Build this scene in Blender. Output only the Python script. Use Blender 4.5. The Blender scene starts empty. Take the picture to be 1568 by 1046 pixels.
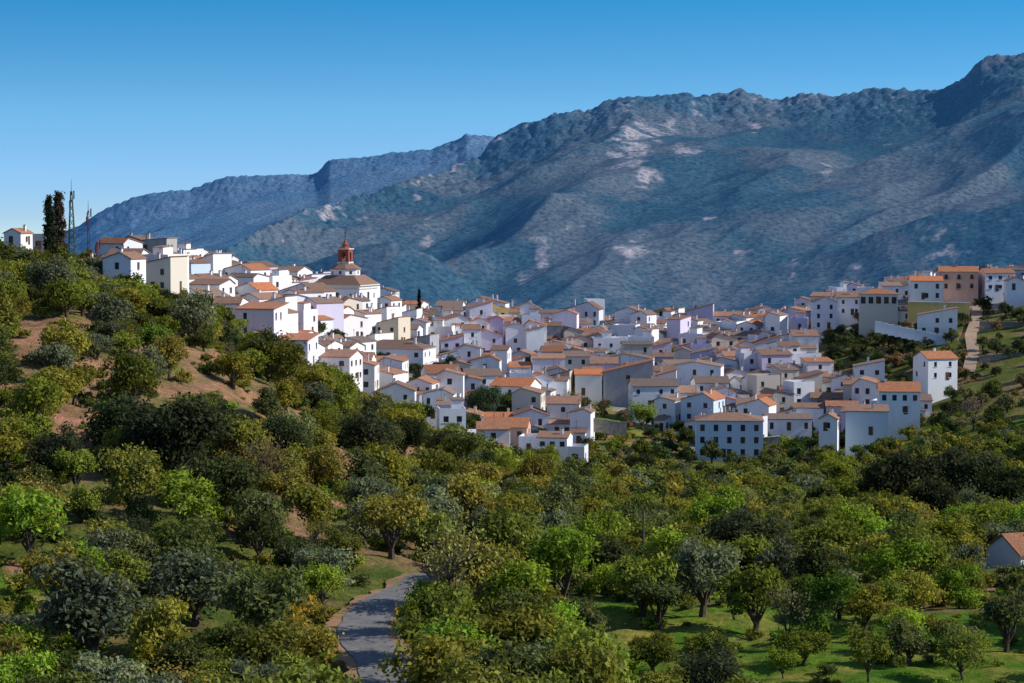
import bpy, math, random
import numpy as np
from mathutils import Vector, Matrix
random.seed(7); RS=np.random.RandomState(11)
scene=bpy.context.scene
# ------------------------------------------------------------ camera
F=3484.0; PITCH=math.radians(3.17); CP,SP=math.cos(PITCH),math.sin(PITCH)
cam=bpy.data.cameras.new("camera"); co=bpy.data.objects.new("camera",cam); scene.collection.objects.link(co)
cam.lens=80; cam.sensor_width=36; cam.clip_start=1; cam.clip_end=20000
co.location=(0,0,0); co.rotation_euler=(math.radians(90)-PITCH,0,0); scene.camera=co
def world(px,py,d):
    cx=(px-784)/F; cy=(523-py)/F
    dx,dy,dz=cx,CP+SP*cy,-SP+CP*cy
    return np.array([dx/dy*d,d,dz/dy*d])
def proj(x,y,z):
    dep=y*CP-z*SP; v=y*SP+z*CP
    return 784+F*x/dep, 523-F*v/dep
# ------------------------------------------------------------ noise
def _h(ix,iy,s):
    n=(ix.astype(np.int64)*374761393+iy.astype(np.int64)*668265263+s*1442695041)&0x7fffffff
    n=((n^(n>>13))*1274126177)&0x7fffffff
    n=((n^(n>>16))*60493)&0x7fffffff
    return (n&0xffff)/65535.0
def vn(x,y,s=0):
    x=np.asarray(x,float);y=np.asarray(y,float)
    ix=np.floor(x);iy=np.floor(y);fx=x-ix;fy=y-iy
    fx=fx*fx*fx*(fx*(fx*6-15)+10);fy=fy*fy*fy*(fy*(fy*6-15)+10)
    a=_h(ix,iy,s);b=_h(ix+1,iy,s);c=_h(ix,iy+1,s);d=_h(ix+1,iy+1,s)
    return ((a*(1-fx)+b*fx)*(1-fy)+(c*(1-fx)+d*fx)*fy)*2-1
def fbm(x,y,o=4,s=0):
    r=0;a=1;t=0
    for i in range(o):
        r=r+a*vn(x*1.0,y*1.0,s+i*17);t+=a;a*=.5;x,y=x*1.6-y*1.2+3.1,x*1.2+y*1.6+1.7
    return r/t
def ridged(x,y,o=4,s=0):
    r=0;a=1;t=0
    for i in range(o):
        r=r+a*(1-2*np.abs(vn(x,y,s+i*13)));t+=a;a*=.42;x,y=x*1.7-y*1.05+5.1,x*1.05+y*1.7+2.7
    return r/t
def sst(a,b,x):
    t=np.clip((x-a)/(b-a),0,1);return t*t*(3-2*t)
# ------------------------------------------------------------ terrain function
cols={
0:[(1046,150),(900,175),(760,200),(640,230),(515,270),(458,350),(408,480),(400,560),(440,760)],
200:[(1046,150),(900,175),(760,205),(650,240),(525,280),(480,350),(442,470),(418,600),(425,680),(480,900)],
400:[(1046,150),(900,180),(760,215),(660,260),(575,300),(575,360),(550,460),(503,560),(458,650),(448,700),(480,850)],
600:[(1046,150),(960,165),(900,185),(800,225),(720,275),(672,320),(672,400),(632,500),(583,560),(525,640),(492,740),(530,900)],
800:[(1046,150),(920,180),(840,230),(785,300),(760,360),(745,430),(702,500),(652,540),(597,600),(545,670),(505,760),(560,950)],
1000:[(1046,150),(960,170),(905,200),(850,260),(798,340),(760,420),(714,490),(667,545),(612,610),(555,680),(508,770),(570,950)],
1200:[(1046,150),(980,165),(910,200),(850,260),(793,350),(755,430),(715,500),(672,560),(617,610),(555,670),(510,750),(560,950)],
1400:[(1046,150),(980,165),(910,200),(850,260),(785,360),(728,450),(682,530),(612,580),(540,630),(482,690),(453,740),(520,950)],
1568:[(1046,150),(980,165),(910,200),(850,260),(760,370),(695,450),(645,520),(580,570),(520,620),(472,670),(445,720),(500,950)]}
ctl=[]
for px,l in cols.items():
    for py,d in l: ctl.append(world(px,py,d))
for px in (-400,2000):
    for py,d in cols[0 if px<0 else 1568]: ctl.append(world(px,py,d))
for px in (-400,300,900,1500,2000):
    ctl.append(world(px,1190,105)); q=world(px,1400,60); ctl.append(q); q=world(px,0,15); q[2]=-7; ctl.append(q)
ctl=np.array(ctl); P=ctl[:,:2]/100
def tps(r2): return 0.5*r2*np.log(r2+1e-12)
NCT=len(P); A=np.zeros((NCT+3,NCT+3)); D2=((P[:,None]-P[None])**2).sum(-1); A[:NCT,:NCT]=tps(D2)+np.eye(NCT)*0.01
A[:NCT,NCT]=1;A[:NCT,NCT+1:]=P;A[NCT,:NCT]=1;A[NCT+1:,:NCT]=P.T
Wt=np.linalg.solve(A,np.concatenate([ctl[:,2],[0,0,0]]))
def near(x,y):
    x=np.asarray(x,float).ravel();y=np.asarray(y,float).ravel()
    x=np.clip(x,-0.34*y-5,0.34*y+5)
    out=np.zeros(len(x))
    for i in range(0,len(x),40000):
        X=x[i:i+40000]/100;Y=y[i:i+40000]/100
        r2=(X[:,None]-P[None,:,0])**2+(Y[:,None]-P[None,:,1])**2
        out[i:i+40000]=tps(r2)@Wt[:NCT]+Wt[NCT]+Wt[NCT+1]*X+Wt[NCT+2]*Y
    return out
R2=np.array([(-600,560),(0,500),(250,432),(300,408),(400,360),(450,332),(520,314),(600,288),(680,265),(735,243),(748,226),(762,209),(800,194),(850,180),(905,174),(930,159),(960,152),(1050,146),(1065,152),(1130,142),(1165,150),(1190,156),(1240,145),(1280,150),(1340,139),(1400,142),(1445,137),(1475,120),(1500,95),(1530,90),(1568,88),(1700,76),(1900,110),(2400,200),(4000,330)],float)
R1=np.array([(-3000,420),(-1000,420),(-300,390),(0,378),(90,363),(120,348),(150,328),(200,306),(250,295),(290,292),(350,274),(440,267),(470,269),(485,267),(505,248),(540,243),(570,241),(610,235),(660,231),(700,218),(715,207),(750,209),(800,220),(900,260),(1100,330),(4000,420)],float)
R3=np.array([(-600,700),(700,560),(850,450),(950,400),(1060,345),(1150,320),(1250,290),(1330,255),(1400,235),(1480,205),(1568,170),(1700,140),(2000,160),(2600,300)],float)
R4=np.array([(-600,700),(900,560),(1060,470),(1160,425),(1260,395),(1340,350),(1430,322),(1500,318),(1568,300),(1700,260),(2000,240),(2600,350)],float)
R5=np.array([(-600,620),(250,520),(380,470),(470,400),(540,372),(600,362),(660,385),(720,430),(800,500),(1000,600),(2600,700)],float)
def mkS(R,wd):
    g=np.linspace(-3000,4000,1401);v=np.interp(g,R[:,0],R[:,1]);k=int(wd/5);kk=np.hanning(2*k+1);kk/=kk.sum()
    return g,np.convolve(np.pad(v,k,'edge'),kk,'valid')
SM={id(R):mkS(R,170) for R in (R1,R2,R3,R4,R5)}
def mount(x,y):
    s=x/y; px=784+F*s/CP*1.0
    def mk(R,dR,foot,fz,seed,amp,sc,jag=1.,kp=7):
        pyr=np.interp(px,R[:,0],R[:,1])
        t=np.clip((y-foot)/(dR-foot),0,1)
        pys=np.interp(px,*SM[id(R)])+8*fbm(x/200,y/200,3,seed+2)
        kq=t**kp;pyr=pys*(1-kq)+pyr*kq
        Hr=(-np.tan(PITCH+np.arctan((pyr-523)/F)))*dR
        wx=x+70*fbm(x/300,y/300,3,seed+31)
        ax=wx*.80-y*.6; al=wx*.6+y*.80
        sp=ridged(ax/sc,al/(sc*2.4),4,seed)
        nz=amp*(sp-.2)*np.sin(np.pi*np.clip(t,0,1)**0.85)**0.8
        sp2=ridged(ax/95,al/210,3,seed+3);nz=nz+6*sp2*np.clip(t*3,0,1)*(1-t**6)
        cr=fbm(x/40,y/40,4,seed+9); nz=nz+3*np.maximum(cr,0)*np.clip(t*2,0,1)
        nz=nz+jag*7*(np.abs(fbm(x/15,y/15,4,seed+5))**.8)*sst(.75,.97,t)+jag*6*np.maximum(fbm(x/50,y/50,3,seed+8),0)*sst(.75,.97,t)
        nz=nz-10*t*(1-t**8)
        h=fz+(Hr-fz)*t**0.92+nz
        back=np.clip((y-dR)/600,0,1); h=h-back*220*np.clip((Hr-fz)/250,0.1,1)
        return h,t,sp
    dR2=np.interp(px,[-600,250,760,1100,1568,2400],[1500,1750,2600,2700,2500,2500])
    h2,t2,s2=mk(R2,dR2,np.minimum(1320,dR2-250),-150,3,50,260)
    h1,t1,s1=mk(R1,3700+0*px,2500.,-120,40,60,520,.7,3)
    h3,_,_=mk(R3,2080+0*px,1500.,-150,55,22,160,.3);h4,_,_=mk(R4,1720+0*px,1330.,-150,66,18,130,.2);h5,_,_=mk(R5,1650+0*px,1310.,-150,77,12,120,.2)
    def smax(a,b,k=10.):
        d=np.clip(.5+.5*(a-b)/k,0,1);return b*(1-d)+a*d+k*d*(1-d)
    h2=smax(smax(smax(h2,h3-3),h4-3),h5-3)
    return h2,t2,s2,h1,t1,s1
def Hf(x,y,full=False):
    x=np.atleast_1d(np.asarray(x,float));y=np.atleast_1d(np.asarray(y,float));sh=x.shape
    x=x.ravel();y=y.ravel();z=np.zeros(len(x))
    m=y<1260
    if m.any():
        z[m]=near(x[m],np.minimum(y[m],1000))+1.0*fbm(x[m]/14,y[m]/14,3,2)*sst(60,120,y[m])*(1-.6*sst(430,500,y[m]))+.35*fbm(x[m]/3,y[m]/3,2,8)*(1-sst(350,450,y[m]))
    f=y>820
    if f.any():
        h2,t2,s2,h1,t1,s1=mount(x[f],y[f])
        base=-135+8*fbm(x[f]/150,y[f]/150,3,6)
        far=np.maximum(np.maximum(base,h2),h1)
        w=sst(840,1240,y[f]); z[f]=np.where(w<1,z[f]*(1-w)+far*w,far)
    return z.reshape(sh)
def H1(x,y): return float(Hf([x],[y])[0])
def hit(px,py,y0=90,y1=800):
    ys=np.geomspace(y0,y1,700); w=world(px,py,1.0)
    z=Hf(w[0]*ys,ys); k=np.where(z>=w[2]*ys)[0]
    y=ys[k[0]] if len(k) else y1
    return w[0]*y,y,H1(w[0]*y,y)
# ------------------------------------------------------------ materials
def nmat(name):
    m=bpy.data.materials.new(name);m.use_nodes=True;nt=m.node_tree
    b=nt.nodes["Principled BSDF"];b.inputs["Roughness"].default_value=.85
    b.inputs["Specular IOR Level"].default_value=.25
    return m,nt,b
def N(nt,t,**k):
    nd=nt.nodes.new(t)
    for a,v in k.items(): setattr(nd,a,v)
    return nd
def ramp(nt,stops):
    r=nt.nodes.new("ShaderNodeValToRGB");e=r.color_ramp.elements
    while len(e)<len(stops): e.new(.5)
    for i,(p,c) in enumerate(stops): e[i].position=p;e[i].color=(*c,1) if len(c)==3 else c
    return r
def mix(nt,fac,a,b,bt='MIX'):
    m=nt.nodes.new("ShaderNodeMix");m.data_type='RGBA';m.blend_type=bt
    for i,v in ((0,fac),(6,a),(7,b)):
        if hasattr(v,'links'): nt.links.new(v,m.inputs[i])
        else: m.inputs[i].default_value=v if i==0 else (*v,1)
    return m.outputs[2]
def noise(nt,scale,detail=4,coord=None,rough=.55):
    t=nt.nodes.new("ShaderNodeTexNoise");t.inputs["Scale"].default_value=scale;t.inputs["Detail"].default_value=detail;t.inputs["Roughness"].default_value=rough
    if coord is not None: nt.links.new(coord,t.inputs["Vector"])
    return t
def pos(nt): return N(nt,"ShaderNodeNewGeometry").outputs["Position"]
def simple(name,c,c2=None,scale=2.,rough=.85,bump=0,rndv=0.0,metal=0):
    m,nt,b=nmat(name);p=pos(nt);t=noise(nt,scale,5,p)
    c2=c2 or tuple(v*.75 for v in c)
    r=ramp(nt,[(.35,c),(.68,c2)]);nt.links.new(t.outputs[0],r.inputs[0]);out=r.outputs[0]
    nt.links.new(out,b.inputs["Base Color"]);b.inputs["Roughness"].default_value=rough;b.inputs["Metallic"].default_value=metal
    if bump:
        bp=N(nt,"ShaderNodeBump");bp.inputs["Strength"].default_value=bump;bp.inputs["Distance"].default_value=.1;nt.links.new(t.outputs[0],bp.inputs["Height"]);nt.links.new(bp.outputs[0],b.inputs["Normal"])
    return m
def roofmat(name,ca,cb,cc):
    m,nt,b=nmat(name);p=pos(nt)
    t=noise(nt,.9,6,p,.7);r=ramp(nt,[(.3,ca),(.5,cb),(.7,cc)]);nt.links.new(t.outputs[0],r.inputs[0])
    oi=N(nt,"ShaderNodeObjectInfo")
    t2=noise(nt,5,4,p,.8);r4=ramp(nt,[(.35,(.45,.45,.47)),(.65,(1.2,1.2,1.2))]);nt.links.new(t2.outputs[0],r4.inputs[0]);o=mix(nt,1.,r.outputs[0],r4.outputs[0],'MULTIPLY')
    r2=ramp(nt,[(0,(.6,.62,.66)),(.4,(.85,.83,.83)),(.75,(1.02,.95,.91)),(1,(1.45,1.05,.85))]);nt.links.new(oi.outputs["Random"],r2.inputs[0])
    o=mix(nt,1.,o,r2.outputs[0],'MULTIPLY')
    o=mix(nt,1.,o,(1.15,1.15,1.13),'MULTIPLY')
    nt.links.new(o,b.inputs["Base Color"])
    return m
def wallmat(name,c,dirt=(.6,.6,.6)):
    m,nt,b=nmat(name);p=pos(nt)
    mp=N(nt,"ShaderNodeMapping");mp.inputs["Scale"].default_value=(1,1,.35);nt.links.new(p,mp.inputs[0])
    t=noise(nt,.8,6,mp.outputs[0],.65);r=ramp(nt,[(.48,(0,0,0)),(.8,(1,1,1))]);nt.links.new(t.outputs[0],r.inputs[0])
    mt=N(nt,"ShaderNodeMath",operation='MULTIPLY');mt.inputs[1].default_value=.5;nt.links.new(r.outputs[0],mt.inputs[0])
    o=mix(nt,mt.outputs[0],c,dirt)
    oi=N(nt,"ShaderNodeObjectInfo");r2=ramp(nt,[(0,(.76,.77,.82)),(.3,(.94,.94,.97)),(.75,(1,1,1)),(.9,(1,.94,.86)),(1,(.9,.83,.9))]);nt.links.new(oi.outputs["Random"],r2.inputs[0])
    o=mix(nt,1.,o,r2.outputs[0],'MULTIPLY')
    nt.links.new(o,b.inputs["Base Color"]);b.inputs["Roughness"].default_value=.9
    return m
M_white=wallmat("whitewash",(.84,.845,.86)); M_cream=wallmat("cream_plaster",(.68,.61,.50)); M_pink=wallmat("salmon_plaster",(.62,.38,.29))
M_greyw=wallmat("grey_render",(.36,.36,.37)); M_yel=wallmat("yellow_plaster",(.6,.42,.13)); M_lil=wallmat("lilac_plaster",(.66,.60,.74)); M_sky=wallmat("pale_blue_shade_plaster",(.58,.70,.81))  # M_sky: blue of shaded white walls put into the wall colour
M_roofold=roofmat("aged_clay_tiles",(.22,.16,.13),(.29,.20,.155),(.18,.145,.125)); M_rooforange=roofmat("new_clay_tiles",(.50,.21,.10),(.45,.19,.09),(.34,.16,.09))
M_roofbr=roofmat("brown_clay_tiles",(.36,.20,.13),(.29,.175,.12),(.22,.145,.11))
M_domer=simple("church_brown_tiles",(.27,.15,.10),(.19,.12,.09),3.)
M_glass=simple("window_dark_glass",(.03,.035,.045),(.05,.05,.06),rough=.25); M_door=simple("brown_wood",(.13,.07,.035),(.09,.05,.03)); M_iron=simple("dark_iron",(.03,.03,.03)); M_frame=simple("roof_edge_stone",(.5,.42,.36))
M_red=simple("red_painted_brick",(.34,.085,.05),(.26,.07,.045),4.); M_bark=simple("bark",(.11,.085,.065),(.05,.04,.03),6.,bump=.4)
M_asph=simple("asphalt",(.20,.19,.18),(.13,.125,.12),1.1,bump=.2)
M_redp=simple("red_mast_paint",(.25,.06,.05)); M_stone=simple("rubble_stone",(.36,.31,.25),(.2,.17,.14),1.3,bump=.5); M_wood=simple("pole_wood",(.14,.11,.085),(.09,.07,.055),5.)
M_car=simple("car_paint_white",(.7,.7,.7),rough=.3); M_car2=simple("car_paint_grey",(.12,.13,.16),rough=.3); M_car3=simple("car_paint_red",(.35,.03,.02),rough=.3); M_tyre=simple("tyre",(.02,.02,.02))
M_dirt=simple("dirt_path",(.40,.28,.19),(.30,.21,.14),1.2,bump=.3)
M_clay=simple("red_clay_verge",(.36,.18,.11),(.15,.17,.05),.5,bump=.3)
def leafmat(name):
    m=bpy.data.materials.new(name);m.use_nodes=True;nt=m.node_tree;nt.nodes.clear()
    out=N(nt,"ShaderNodeOutputMaterial");oi=N(nt,"ShaderNodeObjectInfo");p=pos(nt)
    t=noise(nt,1.0,2,p,.7);r=ramp(nt,[(.3,(.45,.52,.55)),(.52,(1,1,1)),(.72,(1.65,1.55,1.15))]);nt.links.new(t.outputs[0],r.inputs[0])
    c=mix(nt,1.,oi.outputs["Color"],r.outputs[0],'MULTIPLY')
    d=N(nt,"ShaderNodeBsdfDiffuse");tr=N(nt,"ShaderNodeBsdfTranslucent");nt.links.new(c,d.inputs[0])
    c2=mix(nt,1.,c,(1.5,1.45,.6),'MULTIPLY');nt.links.new(c2,tr.inputs[0])
    ms=N(nt,"ShaderNodeMixShader");ms.inputs[0].default_value=.3;nt.links.new(d.outputs[0],ms.inputs[1]);nt.links.new(tr.outputs[0],ms.inputs[2]);nt.links.new(ms.outputs[0],out.inputs[0])
    return m
M_leaf=leafmat("foliage")
# ------------------------------------------------------------ mesh helpers
class MB:
    def __init__(s): s.v=[];s.f=[];s.m=[]
    def face(s,pts,mi=0):
        i=len(s.v);s.v+= [tuple(p) for p in pts];s.f.append(tuple(range(i,i+len(pts))));s.m.append(mi)
    def box(s,x0,x1,y0,y1,z0,z1,mi=0):
        a=[(x0,y0,z0),(x1,y0,z0),(x1,y1,z0),(x0,y1,z0),(x0,y0,z1),(x1,y0,z1),(x1,y1,z1),(x0,y1,z1)]
        for q in ((0,3,2,1),(4,5,6,7),(0,1,5,4),(1,2,6,5),(2,3,7,6),(3,0,4,7)): s.face([a[k] for k in q],mi)
    def slab(s,pts,th,mi=1):
        lo=pts; hi=[(p[0],p[1],p[2]+th) for p in pts];k=len(pts)
        s.face(hi,mi);s.face(lo[::-1],mi)
        for i in range(k): s.face([lo[i],lo[(i+1)%k],hi[(i+1)%k],hi[i]],mi)
    def tube(s,p0,p1,r0,r1,n=6,mi=0):
        p0=Vector(p0);p1=Vector(p1);d=(p1-p0);
        if d.length<1e-6:return
        d.normalize();a=d.orthogonal().normalized();b=d.cross(a)
        A=[p0+(a*math.cos(2*math.pi*i/n)+b*math.sin(2*math.pi*i/n))*r0 for i in range(n)]
        B=[p1+(a*math.cos(2*math.pi*i/n)+b*math.sin(2*math.pi*i/n))*r1 for i in range(n)]
        for i in range(n): s.face([A[i],A[(i+1)%n],B[(i+1)%n],B[i]],mi)
        s.face(B,mi)
    def ring(s,cx,cy,prof,n=8,mi=0,rot=0):
        for (r0,z0),(r1,z1) in zip(prof[:-1],prof[1:]):
            for i in range(n):
                a=2*math.pi*i/n+rot;b=2*math.pi*(i+1)/n+rot
                s.face([(cx+r0*math.cos(a),cy+r0*math.sin(a),z0),(cx+r0*math.cos(b),cy+r0*math.sin(b),z0),(cx+r1*math.cos(b),cy+r1*math.sin(b),z1),(cx+r1*math.cos(a),cy+r1*math.sin(a),z1)],mi)
    def obj(s,name,mats,parent=None,loc=None,yaw=0):
        me=bpy.data.meshes.new(name);me.from_pydata(s.v,[],s.f)
        for m in mats: me.materials.append(m)
        me.polygons.foreach_set("material_index",s.m)
        o=bpy.data.objects.new(name,me);scene.collection.objects.link(o)
        if loc is not None:o.location=loc
        o.rotation_euler[2]=yaw
        if parent:o.parent=parent
        return o
def empty(name,loc=(0,0,0)):
    e=bpy.data.objects.new(name,None);scene.collection.objects.link(e);e.location=loc;return e
# ------------------------------------------------------------ terrain mesh
s_in=np.linspace(-.262,.262,820);s_out=.262+np.cumsum(np.geomspace(.001,.05,45))
S=np.concatenate([-s_out[::-1],s_in,s_out])
Y=np.concatenate([np.geomspace(6,90,25)[:-1],np.geomspace(90,900,330)[:-1],np.linspace(900,1300,40)[:-1],np.linspace(1300,2800,320)[:-1],np.linspace(2800,3800,130)[:-1],np.geomspace(3800,6500,25)])
SS,YY=np.meshgrid(S,Y);XX=SS*YY
ZZ=Hf(XX,YY)
nr,nc=XX.shape
PX,PY=proj(XX,YY,ZZ)
def inpoly(x,y,poly):
    c=np.zeros(np.shape(x),bool);j=len(poly)-1
    for i in range(len(poly)):
        xi,yi=poly[i];xj,yj=poly[j]
        c^=((yi>y)!=(yj>y))&(x<(xj-xi)*(y-yi)/((yj-yi) if yj!=yi else 1e-9)+xi);j=i
    return c
VIL=[(160,452),(175,430),(215,412),(300,432),(420,455),(600,492),(700,503),(900,512),(1000,512),(1180,506),(1260,485),(1330,462),(1420,452),(1600,440),(1600,468),(1400,484),(1290,505),(1240,535),(1235,575),(1300,600),(1400,632),(1400,664),(1250,676),(1180,695),(1060,700),(1040,665),(960,645),(930,620),(860,615),(830,650),(900,690),(880,705),(740,705),(640,650),(540,610),(430,560),(370,520),(290,475),(200,458)]
def village(px,py,y): return inpoly(px,py,VIL)&(y>440)&(y<835)
SOILP=[(90,500,70,16),(60,530,60,14),(330,550,60,14),(160,570,60,20),(460,745,24,40),(480,780,44,22),(560,720,44,22),(650,675,34,20),(640,700,60,14),(430,815,34,16),(520,700,30,12),(760,765,30,15),(380,610,50,12),(240,535,60,15),(30,600,40,20),(60,870,50,14),(300,600,60,14),(700,745,40,14),(230,640,40,14),(100,690,40,12),(380,880,30,14),(880,800,40,10),(600,790,30,12),(450,650,40,12),(560,650,40,10),(130,640,50,12),(340,680,40,12)]
soil=np.zeros(XX.shape)
for a,b,rx,ry in SOILP: soil=np.maximum(soil,np.exp(-(((PX-a)/rx)**2+((PY-b)/ry)**2))*(YY<420))
soil=sst(.25,.6,soil+.35*fbm(XX/6,YY/6,3,4))
MEAD=[(860,935),(960,915),(1080,935),(1110,915),(1330,935),(1600,945),(1700,1060),(1700,1500),(960,1500),(900,1060),(880,990)]
FLD2=[(-40,885),(70,880),(80,905),(50,945),(-40,950)]
mead=(inpoly(PX,PY,MEAD)|inpoly(PX,PY,FLD2)).astype(float)
GRN2=[(900,620),(960,615),(985,640),(990,670),(905,665)]
GRN3=[(1440,600),(1600,560),(1600,700),(1300,700),(1340,672),(1440,650)]
grn=(inpoly(PX,PY,GRN2)|inpoly(PX,PY,GRN3)|inpoly(PX,PY,[(1500,530),(1600,520),(1600,600),(1500,590)])).astype(float)*(YY>440)
n1=fbm(XX/9,YY/9,4,50)*.5+.5; n2=fbm(XX/25,YY/25,3,60)*.5+.5
mead=np.maximum(mead,grn*sst(.35,.65,n2)*.8)
vil=village(PX,PY,YY).astype(float)
def c3(c): return np.array(c)[None,None,:]
def lerp(a,b,t): return a*(1-t[...,None])+b*t[...,None]
C=lerp(c3((.12,.145,.035)),c3((.27,.18,.10)),sst(.42,.7,n1))
hill=sst(800,500,PX)*sst(430,380,YY)*sst(900,700,PY); C=lerp(C,c3((.34,.19,.125)),hill*sst(.4,.65,n2*.5+n1*.5)*.8)
n3=fbm(XX/3.2,YY/2.2,4,52)*.5+.5
C=lerp(C,lerp(c3((.44,.23,.155)),c3((.27,.16,.10)),sst(.4,.65,n3)),soil)
C=lerp(C,lerp(c3((.10,.20,.018)),c3((.27,.255,.06)),sst(.42,.68,n1*.5+n3*.5)),mead)
C=lerp(C,c3((.34,.31,.29)),vil)
# mountain colours, with blue air haze painted in
f=YY>900
h2,t2,s2,h1,t1,s1=mount(XX[f],YY[f])
xm,ym=XX[f],YY[f];pxm,pym=PX[f],PY[f]
is2=h2>h1-3
rk=np.zeros(len(xm))
for a,b,rx,ry,w in [(965,225,38,55,1),(985,270,25,25,.9),(830,385,16,38,.9),(975,390,30,20,1),(1070,180,35,25,.6),(1265,265,14,14,.9),(1450,380,70,35,.7),(520,335,40,14,.7),(1160,195,15,15,.8),(640,300,12,25,.6),(930,240,25,10,.9),(655,350,12,25,.7),(1390,355,20,15,.6),(320,340,20,25,.5),(740,215,30,10,.8),(880,310,30,15,.5),(1050,230,25,12,.8),(1080,340,25,12,.7),(1540,350,40,30,.5),(1000,200,60,25,.8),(1130,390,20,30,.5),(1215,420,12,30,.6),(1310,410,20,15,.6),(800,440,15,30,.6),(900,340,30,12,.5),(1350,215,40,12,.4),(430,380,30,12,.5)]:
    rk=np.maximum(rk,w*np.exp(-(((pxm-a)/rx)**2+((pym-b)/ry)**2)))
tt=np.where(is2,t2,t1)
rn=fbm(xm/26,ym/34,5,90);rn2=fbm(xm/8,ym/9,3,91)
rk=np.clip(rk+.3*sst(.9,1,tt)*is2,0,1)
rockm=sst(.5,1.0,rk*.9+.55*rn+.55*rn2)
ng=fbm(xm/120,ym/160,4,95)*.5+.5
base=np.array((.020,.052,.074))[None]*(1-ng[:,None])+np.array((.042,.080,.100))[None]*ng[:,None]  # dark scrub tones pushed blue to stand in for haze
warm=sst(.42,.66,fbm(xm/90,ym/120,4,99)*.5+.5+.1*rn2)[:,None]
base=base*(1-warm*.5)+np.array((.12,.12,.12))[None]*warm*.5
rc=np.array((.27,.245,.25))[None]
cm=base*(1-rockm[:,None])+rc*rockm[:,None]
hz=np.clip((ym-2400)/2000,0,.6)[:,None]; cm=cm*(1-hz)+np.array((.09,.18,.30))[None]*hz  # distance haze painted into the vertex colours of the far slopes
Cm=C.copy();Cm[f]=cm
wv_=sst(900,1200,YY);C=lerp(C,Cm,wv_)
me=bpy.data.meshes.new("hillside_terrain")
V=np.stack([XX,YY,ZZ],-1).reshape(-1,3)
idx=np.arange(nr*nc).reshape(nr,nc)
Q=np.stack([idx[:-1,:-1],idx[:-1,1:],idx[1:,1:],idx[1:,:-1]],-1).reshape(-1,4)
me.vertices.add(len(V));me.vertices.foreach_set("co",V.ravel())
me.loops.add(Q.size);me.loops.foreach_set("vertex_index",Q.ravel().astype(np.int32))
me.polygons.add(len(Q));me.polygons.foreach_set("loop_start",np.arange(0,Q.size,4,dtype=np.int32))
me.update(calc_edges=True)
at=me.color_attributes.new("Col",'FLOAT_COLOR','POINT')
ca=np.ones((len(V),4));ca[:,:3]=C.reshape(-1,3);at.data.foreach_set("color",ca.ravel())
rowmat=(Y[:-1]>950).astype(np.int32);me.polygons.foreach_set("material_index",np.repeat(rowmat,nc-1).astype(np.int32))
me.polygons.foreach_set("use_smooth",np.ones(len(Q),bool))
mg,nt,b=nmat("ground_soil_grass");a=N(nt,"ShaderNodeVertexColor",layer_name="Col");p=pos(nt)
t=noise(nt,1.4,6,p,.7);r=ramp(nt,[(.3,(.5,.55,.45)),(.5,(1,1,1)),(.72,(1.5,1.4,1.2))]);nt.links.new(t.outputs[0],r.inputs[0])
t3=noise(nt,.25,4,p,.6);r3=ramp(nt,[(.35,(.65,.8,.65)),(.6,(1.15,1.05,1))]);nt.links.new(t3.outputs[0],r3.inputs[0])
o=mix(nt,1.,a.outputs[0],r.outputs[0],'MULTIPLY');o=mix(nt,1.,o,r3.outputs[0],'MULTIPLY');nt.links.new(o,b.inputs["Base Color"]);b.inputs["Specular IOR Level"].default_value=0.05
bp=N(nt,"ShaderNodeBump");bp.inputs["Strength"].default_value=1;bp.inputs["Distance"].default_value=.4;t=noise(nt,2.,6,p,.75);nt.links.new(t.outputs[0],bp.inputs["Height"]);nt.links.new(bp.outputs[0],b.inputs["Normal"])
mm,nt,b=nmat("mountain_scrub_rock_haze");a=N(nt,"ShaderNodeVertexColor",layer_name="Col");p=pos(nt)
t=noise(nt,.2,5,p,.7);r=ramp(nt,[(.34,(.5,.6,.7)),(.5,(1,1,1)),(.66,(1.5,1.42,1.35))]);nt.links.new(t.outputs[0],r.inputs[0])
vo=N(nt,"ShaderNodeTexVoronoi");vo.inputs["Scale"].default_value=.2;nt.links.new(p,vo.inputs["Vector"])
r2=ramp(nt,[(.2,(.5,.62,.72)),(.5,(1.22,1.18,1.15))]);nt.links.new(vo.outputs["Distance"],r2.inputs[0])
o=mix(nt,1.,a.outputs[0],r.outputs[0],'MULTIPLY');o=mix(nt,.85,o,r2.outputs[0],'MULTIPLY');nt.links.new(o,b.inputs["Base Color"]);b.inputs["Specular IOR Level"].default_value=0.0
bp=N(nt,"ShaderNodeBump");bp.inputs["Strength"].default_value=.45;bp.inputs["Distance"].default_value=2.;nt.links.new(t.outputs[0],bp.inputs["Height"]);nt.links.new(bp.outputs[0],b.inputs["Normal"])
b.inputs["Emission Color"].default_value=(.07,.31,.78,1);b.inputs["Emission Strength"].default_value=.11  # even blue glow imitates air haze; the slopes are no light source
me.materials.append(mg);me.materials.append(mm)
to=bpy.data.objects.new("hillside_terrain",me);scene.collection.objects.link(to)
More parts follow.
